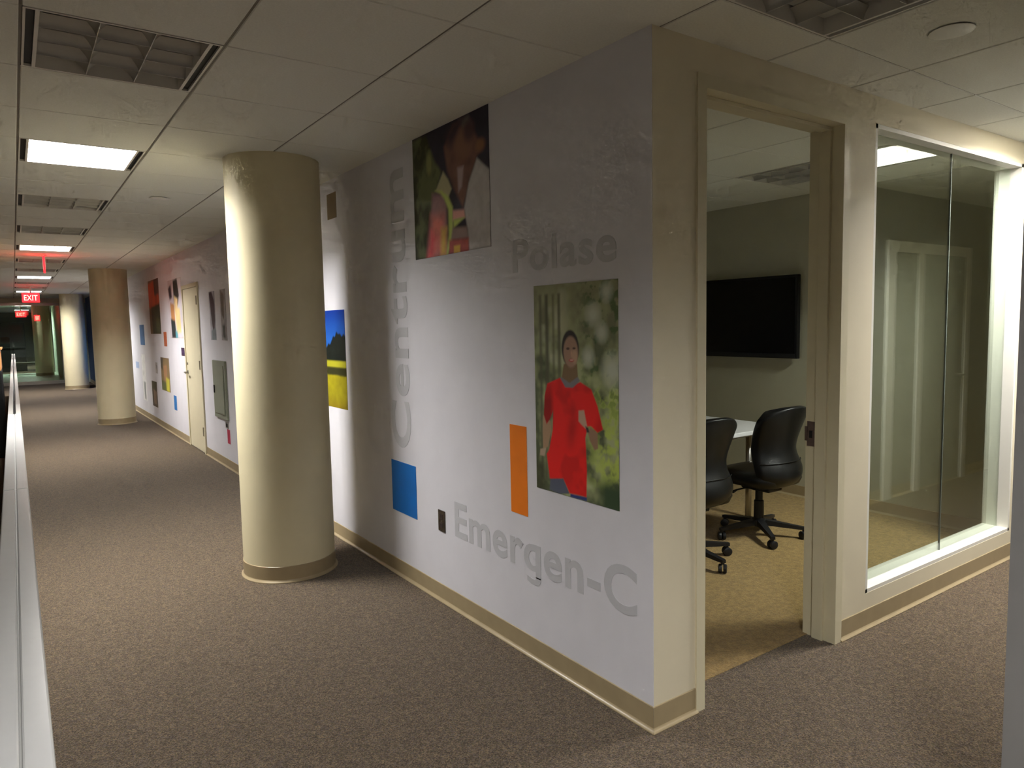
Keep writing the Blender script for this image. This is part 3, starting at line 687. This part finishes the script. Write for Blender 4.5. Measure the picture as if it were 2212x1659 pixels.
# ---- grey panel box, small sign and small box on the far wall
pb = thing('electrical_panel', 'grey green electrical panel on the wall just left of the near column', 'electrical panel', (0, 6.67, 0.88))
GREYGREEN = mat('grey_green_enamel', (0.27, 0.29, 0.22), 0.45, var=0.03)
box('cabinet_frame', -0.022, 0, -0.29, 0.29, -0.33, 0.33, GREYGREEN, pb, 0.004)
pd = box('cabinet_door', -0.032, -0.022, -0.235, 0.235, -0.275, 0.275, GREYGREEN, pb, 0.003)
box('latch', -0.042, -0.032, 0.17, 0.20, -0.045, 0.045, BLACK, pd, 0.003)
sg = thing('room_sign', 'small dark purple sign on the wall at the latch side of the far door', 'sign', (0, 8.74, 1.265))
box('sign_plate', -0.006, 0, -0.13, 0.13, -0.055, 0.055, mat('purple_acrylic', (0.05, 0.025, 0.07), 0.35), sg, 0.002)
box('sign_insert', -0.0075, -0.006, -0.11, 0.11, -0.035, 0.025, mat('purple_insert', (0.08, 0.045, 0.11), 0.5), sg)
sb = thing('wall_box', 'small dark outlet box on the wall below the grey panel', 'outlet', (0, 6.47, 0.49))
box('cover_plate', -0.008, 0, -0.06, 0.06, -0.035, 0.035, STEEL, sb, 0.002)
box('receptacle', -0.010, -0.008, -0.04, 0.04, -0.02, 0.02, BLACK, sb)

# ---- ceiling sprinklers under flat caps
for (x, y, lb) in ((0.975, -0.555, 'round white sprinkler cap on the ceiling above the doorway'), (-0.889, 4.40, 'round white sprinkler cap on the ceiling left of the near column')):
    sp = thing('sprinkler_cap', lb, 'sprinkler', (x, y, H), 0, 'sprinkler caps on the ceiling')
    auto(MB().lathe([(0.070, -0.0065), (0.074, -0.0055), (0.075, -0.004)], seg=40).build('cap_plate', WHITE_ENAMEL, sp))
    MB().lathe([(0.062, -0.004), (0.062, 0.0)], seg=32).build('cap_ring', mat('shadow_gap', (0.05, 0.05, 0.045), 0.7), sp)

# ---- exit signs
RED = emit('exit_red', (1.0, 0.010, 0.013), 0.9); RED_HOT = emit('exit_letter_red', (1.0, 0.12, 0.10), 1.2)
RED_HOT.cycles.emission_sampling = 'NONE'
def exit_sign(x, y, z, rz, label, face=True, s=1.0, strength=None):
    root = thing('exit_sign', label, 'exit sign', (x, y, z), rz, 'red exit signs')
    w, h = 0.16*s, 0.10*s
    box('hanger', -0.015, 0.015, -0.012, 0.012, h, H-z, WHITE_ENAMEL, root)
    box('canopy', -0.07, 0.07, -0.03, 0.03, H-z-0.02, H-z, WHITE_ENAMEL, root, 0.004)
    box('glowing_panel', -w, w, -0.012, 0.012, -h, h, RED, root, 0.002)
    for sgn in (-1, 1):
        lb, lt = lettering('EXIT', lambda u, v, d: (sgn*(-0.78*w+u*1.56*w)*-1 if sgn > 0 else (-0.78*w+u*1.56*w), sgn*(0.0122+0.001*d), -0.6*h+v*1.2*h), None, RED_HOT, bold=0.02)
        for o in lt: o.parent = root
    return root
exit_sign(-1.50, 9.60, 2.47, math.radians(88), 'red exit sign hanging sideways, seen edge on under the corridor ceiling')
exit_sign(-1.53, 17.0, 2.33, 0, 'bright red exit sign facing the viewer far down the corridor')
exit_sign(-1.62, 29.5, 2.24, 0, 'faint small red sign behind the glass screen, standing in for a red reflection')  # glowing sign put in where the glass shows a red reflection
exit_sign(-1.20, 27.0, 2.06, math.radians(62), 'slanted red exit sign behind the glass screen on its right')

# ================================================================ LOW PARTITION AT THE LEFT EDGE
PX1, PX0, PH = -1.893, -1.962, 1.05
CAPW = mat('white_cap', (0.44, 0.445, 0.44), 0.22, spec=0.5, var=0.01)
CAPG = mat('grey_cap', (0.30, 0.29, 0.27), 0.4, spec=0.4, var=0.03)
FABRIC = mat('panel_fabric', (0.42, 0.42, 0.40), 0.9, spec=0.1, var=0.08, vscale=300)
segs = [(-4.38, -1.68), (-1.68, 1.02), (1.02, 3.71), (3.71, 6.4), (6.4, 9.1), (9.1, 11.8), (11.8, 14.5), (14.5, 17.2), (17.2, 19.9)]
plabels = ['white capped low partition behind the viewer', 'white capped low partition nearest in the left corner', 'second white capped low partition, past the first cap joint',
           'first grey capped low partition past the bright white cap', 'second grey capped low partition with dark split cap', 'third grey capped low partition with dark split cap',
           'fourth grey capped low partition with dark split cap', 'fifth grey capped low partition with dark split cap', 'last grey capped low partition before the glass screen']
for n, ((a, b), lb) in enumerate(zip(segs, plabels)):
    root = thing('low_partition', lb, 'partition', ((PX0+PX1)/2, (a+b)/2, 0), 0, 'low partitions along the left edge')
    hy = (b-a)/2-0.002; hw = (PX1-PX0)/2
    cap = CAPW if n < 3 else CAPG
    gap = 0.0012 if n < 3 else 0.007
    box('fabric_panel', -hw+0.006, hw-0.006, -hy, hy, 0.08, PH-0.03, FABRIC, root)
    box('kick_rail', -hw+0.012, hw-0.012, -hy, hy, 0.0, 0.08, BLACK, root)
    for x0, x1 in ((-hw, -gap), (gap, hw)):
        c = box('top_cap', x0, x1, -hy, hy, PH-0.034, PH, cap, root, 0.003)
    box('cap_groove', -gap, gap, -hy, hy, PH-0.03, PH-(0.004 if n < 3 else 0.015), mat('grey_groove', (0.30, 0.30, 0.29), 0.5) if n < 3 else BLACK, root)
    box('joint_post', -hw+0.003, hw-0.003, hy-0.03, hy, 0.0, PH-0.034, CAPG, root)
# things on the far side of the partition
bn = thing('storage_cabinet', 'black cabinet with orange tan wooden top just beyond the left partition', 'cabinet', (-2.35, 9.6, 0))
WOOD = mat('orange_wood', (0.55, 0.26, 0.09), 0.4, var=0.12, vscale=6)
box('carcass', -0.30, 0.30, -0.5, 0.5, 0.06, 1.10, BLACK, bn, 0.006); box('plinth', -0.28, 0.28, -0.48, 0.48, 0, 0.06, BLACK, bn)
box('hutch', -0.30, 0.30, -0.5, 0.5, 1.10, 1.36, WOOD, bn, 0.006)
box('cabinet_top', -0.32, 0.32, -0.52, 0.52, 1.36, 1.385, WOOD, bn, 0.004)
for s_ in (-1, 1):
    dd = box('cabinet_door', -0.296 if s_ < 0 else 0.004, -0.004 if s_ < 0 else 0.296, -0.518, -0.50, 0.08, 1.08, BLACK, bn, 0.003)
    box('handle', s_*0.05-0.006, s_*0.05+0.006, -0.545, -0.518, 0.65, 0.80, STEEL, dd, 0.002)

# ================================================================ LOBBY BEYOND THE GLASS
column(-1.02, 29.3, 'yellowish round column in the lobby behind the glass screen')
kb = thing('dark_kiosk', 'black boxy kiosk at the dark end of the lobby', 'kiosk', (-1.95, 34.0, 0))
box('body', -0.45, 0.45, -0.3, 0.3, 0, 2.0, BLACK, kb, 0.02); box('kiosk_screen', -0.36, 0.36, -0.306, -0.3, 1.2, 1.85, mat('dark_screen', (0.02, 0.015, 0.018), 0.2), kb); box('ledge', -0.45, 0.45, -0.42, -0.3, 0.95, 1.0, BLACK, kb, 0.01)
bnch = thing('lobby_bench', 'dark bench beside the lobby column', 'bench', (-1.55, 30.6, 0))
box('seat', -0.5, 0.5, -0.25, 0.25, 0.40, 0.46, mat('bench_seat', (0.06, 0.055, 0.045), 0.6), bnch, 0.01)
for x in (-0.42, 0.42):
    for y in (-0.18, 0.18): box('leg', x-0.025, x+0.025, y-0.025, y+0.025, 0, 0.40, BLACK, bnch)

# ================================================================ MEETING ROOM
tv = thing('television', 'large black flat television on the meeting room wall', 'television', (XR, 2.385, 1.575))
box('wall_mount', -0.03, 0, -0.2, 0.2, -0.15, 0.15, BLACK, tv)
tb = box('casing', -0.075, -0.03, -0.64, 0.64, -0.36, 0.36, mat('tv_casing', (0.008, 0.008, 0.009), 0.4), tv, 0.006)
box('screen', -0.0765, -0.074, -0.615, 0.615, -0.315, 0.335, mat('tv_screen', (0.0035, 0.0035, 0.0045), 0.12, spec=0.4), tv)
box('speaker_bar', -0.078, -0.074, -0.62, 0.62, -0.352, -0.322, mat('tv_bar', (0.022, 0.022, 0.024), 0.35), tv, 0.001)

tb = thing('meeting_table', 'white topped meeting table behind the office chairs', 'table', (1.98, 2.02, 0.003))
TOPW = mat('white_laminate', (0.80, 0.80, 0.80), 0.25, spec=0.5, var=0.01)
box('table_top', -0.98, 0.98, -0.59, 0.59, 0.700, 0.732, TOPW, tb, 0.005)
for sx in (-1, 1):
    for sy in (-1, 1):
        lg = MB().tube([(sx*0.78, sy*0.40, 0.0), (sx*0.78, sy*0.40, 0.70)], 0.024, 14).build('leg', STEEL, tb, True)
for sy in (-1, 1): box('apron_rail', -0.78, 0.78, sy*0.40-0.015, sy*0.40+0.015, 0.645, 0.70, STEEL, tb)

def make_chair(label):
    root = thing('office_chair', label, 'chair', (0, 0, 0), 0, 'black leather office chairs')
    # backrest: S-shaped shell swept over height, wrapped round the sitter
    prof = [(-0.315, 0.965, 0.165), (-0.318, 0.955, 0.200), (-0.308, 0.92, 0.228), (-0.290, 0.87, 0.236), (-0.262, 0.80, 0.232), (-0.236, 0.72, 0.218), (-0.226, 0.655, 0.208), (-0.240, 0.60, 0.215),
            (-0.268, 0.545, 0.228), (-0.283, 0.49, 0.226), (-0.272, 0.44, 0.208), (-0.232, 0.40, 0.178), (-0.165, 0.375, 0.13)]
    bm = bmesh.new(); NU = 14
    def sheet(off):
        rows = []
        for i, (y, z, w) in enumerate(prof):
            row = []
            for k in range(NU+1):
                t = -1+2*k/NU
                wrap = 0.085*abs(t)**2.4*(1.0 if z > 0.42 else 0.6)
                rnd = 0.018*t**4
                top = -0.030*abs(t)**3 if i < 3 else 0.0
                row.append(bm.verts.new((t*w, y+wrap+off+(rnd if off > 0 else 0), z+top)))
            rows.append(row)
        return rows
    A = sheet(0.0); B = sheet(0.055)
    for R_, fl in ((A, 1), (B, 0)):
        for i in range(len(R_)-1):
            for k in range(NU):
                q = (R_[i][k], R_[i][k+1], R_[i+1][k+1], R_[i+1][k])
                bm.faces.new(q if fl else q[::-1])
    n = len(A)
    for i in range(n-1):
        bm.faces.new((A[i][0], A[i+1][0], B[i+1][0], B[i][0])); bm.faces.new((A[i][NU], B[i][NU], B[i+1][NU], A[i+1][NU]))
    for k in range(NU):
        bm.faces.new((A[0][k], B[0][k], B[0][k+1], A[0][k+1])); bm.faces.new((A[n-1][k], A[n-1][k+1], B[n-1][k+1], B[n-1][k]))
    mb = MB(); mb.bm.free(); mb.bm = bm
    bk = mb.build('backrest', LEATHER, root, True)
    sd = bk.modifiers.new('smooth', 'SUBSURF'); sd.levels = 1; sd.render_levels = 2
    # stitched seam across the waist of the shell
    seam = []
    for k in range(15):
        t = -1+2*k/14; seam.append((t*0.222, -0.259+0.085*abs(t)**2.4-0.002, 0.578-0.006*t*t))
    MB().tube(seam, 0.0035, 6).build('seam', LEATHER, bk, True)
    # seat cushion: rounded slab with a waterfall front
    bm = bmesh.new(); rows = []
    for (z, sx, y0, y1) in ((0.395, 0.19, -0.20, 0.19), (0.405, 0.232, -0.232, 0.235), (0.44, 0.25, -0.245, 0.255), (0.475, 0.246, -0.24, 0.245), (0.497, 0.222, -0.21, 0.205), (0.502, 0.16, -0.15, 0.14)):
        ring = []
        for k in range(32):
            a = 2*math.pi*k/32; c_, s2 = math.cos(a), math.sin(a)
            ex = math.copysign(abs(c_)**0.55, c_); ey = math.copysign(abs(s2)**0.55, s2)
            ring.append(bm.verts.new((sx*ex, (y0+y1)/2+(y1-y0)/2*ey, z)))
        rows.append(ring)
    for a, b in zip(rows, rows[1:]):
        for k in range(32): bm.faces.new((a[k], a[(k+1) % 32], b[(k+1) % 32], b[k]))
    bm.faces.new(rows[0][::-1]); bm.faces.new(rows[-1])
    mb = MB(); mb.bm.free(); mb.bm = bm
    mb.build('seat', LEATHER, root, True)
    mc = box('tilt_mechanism', -0.075, 0.075, -0.14, 0.10, 0.345, 0.398, PLASTIC, root, 0.01)
    MB().tube([(-0.06, 0.02, 0.365), (-0.20, 0.03, 0.36), (-0.245, 0.03, 0.352)], [0.006, 0.006, 0.012], 8).build('lever', PLASTIC, mc, True)
    gl = MB().lathe([(0.036, 0.09), (0.034, 0.26), (0.026, 0.265), (0.026, 0.35)], seg=20)
    auto(gl.build('gas_lift', PLASTIC, root))
    auto(MB().lathe([(0.045, 0.075), (0.058, 0.085), (0.056, 0.12), (0.036, 0.135)], seg=24).build('hub', PLASTIC, root))
    return root
def add_base(root, ang0):
    for k in range(5):
        a = math.radians(ang0+72*k)-root.rotation_euler.z
        d = Vector((math.cos(a), math.sin(a), 0)); n = Vector((-d.y, d.x, 0))
        A = [d*0.04+n*0.026+Vector((0, 0, 0.085)), d*0.04+n*0.026+Vector((0, 0, 0.125)), d*0.04-n*0.026+Vector((0, 0, 0.125)), d*0.04-n*0.026+Vector((0, 0, 0.085))]
        B = [d*0.315+n*0.015+Vector((0, 0, 0.066)), d*0.315+n*0.014+Vector((0, 0, 0.086)), d*0.315-n*0.014+Vector((0, 0, 0.086)), d*0.315-n*0.015+Vector((0, 0, 0.066))]
        lg = MB().prism(A, B).build('leg', PLASTIC, root)
        ca = MB()
        p = d*0.302
        ca.tube([p+Vector((0, 0, 0.055)), p+Vector((0, 0, 0.075))], 0.011, 8)
        tw = a+0.7*(k+1); wdir = Vector((math.cos(tw), math.sin(tw), 0))
        for s_ in (-1, 1):
            ca.tube([p+wdir*s_*0.004+Vector((0, 0, 0.029)), p+wdir*s_*0.010+Vector((0, 0, 0.029)), p+wdir*s_*0.022+Vector((0, 0, 0.029)), p+wdir*s_*0.026+Vector((0, 0, 0.029))], [0.026, 0.0285, 0.0285, 0.022], 18)
        auto(ca.build('caster', PLASTIC, lg))
ch1 = make_chair('black leather office chair in full view through the doorway')
ch2 = copy_tree(ch1); tag(ch2, 'black leather office chair half hidden by the left door jamb', 'chair')
ch1.location = (2.415, 1.275, 0.003); ch1.rotation_euler.z = math.radians(-2)
ch2.location = (1.60, 1.24, 0.003); ch2.rotation_euler.z = math.radians(-6)
add_base(ch1, -55); add_base(ch2, -92)
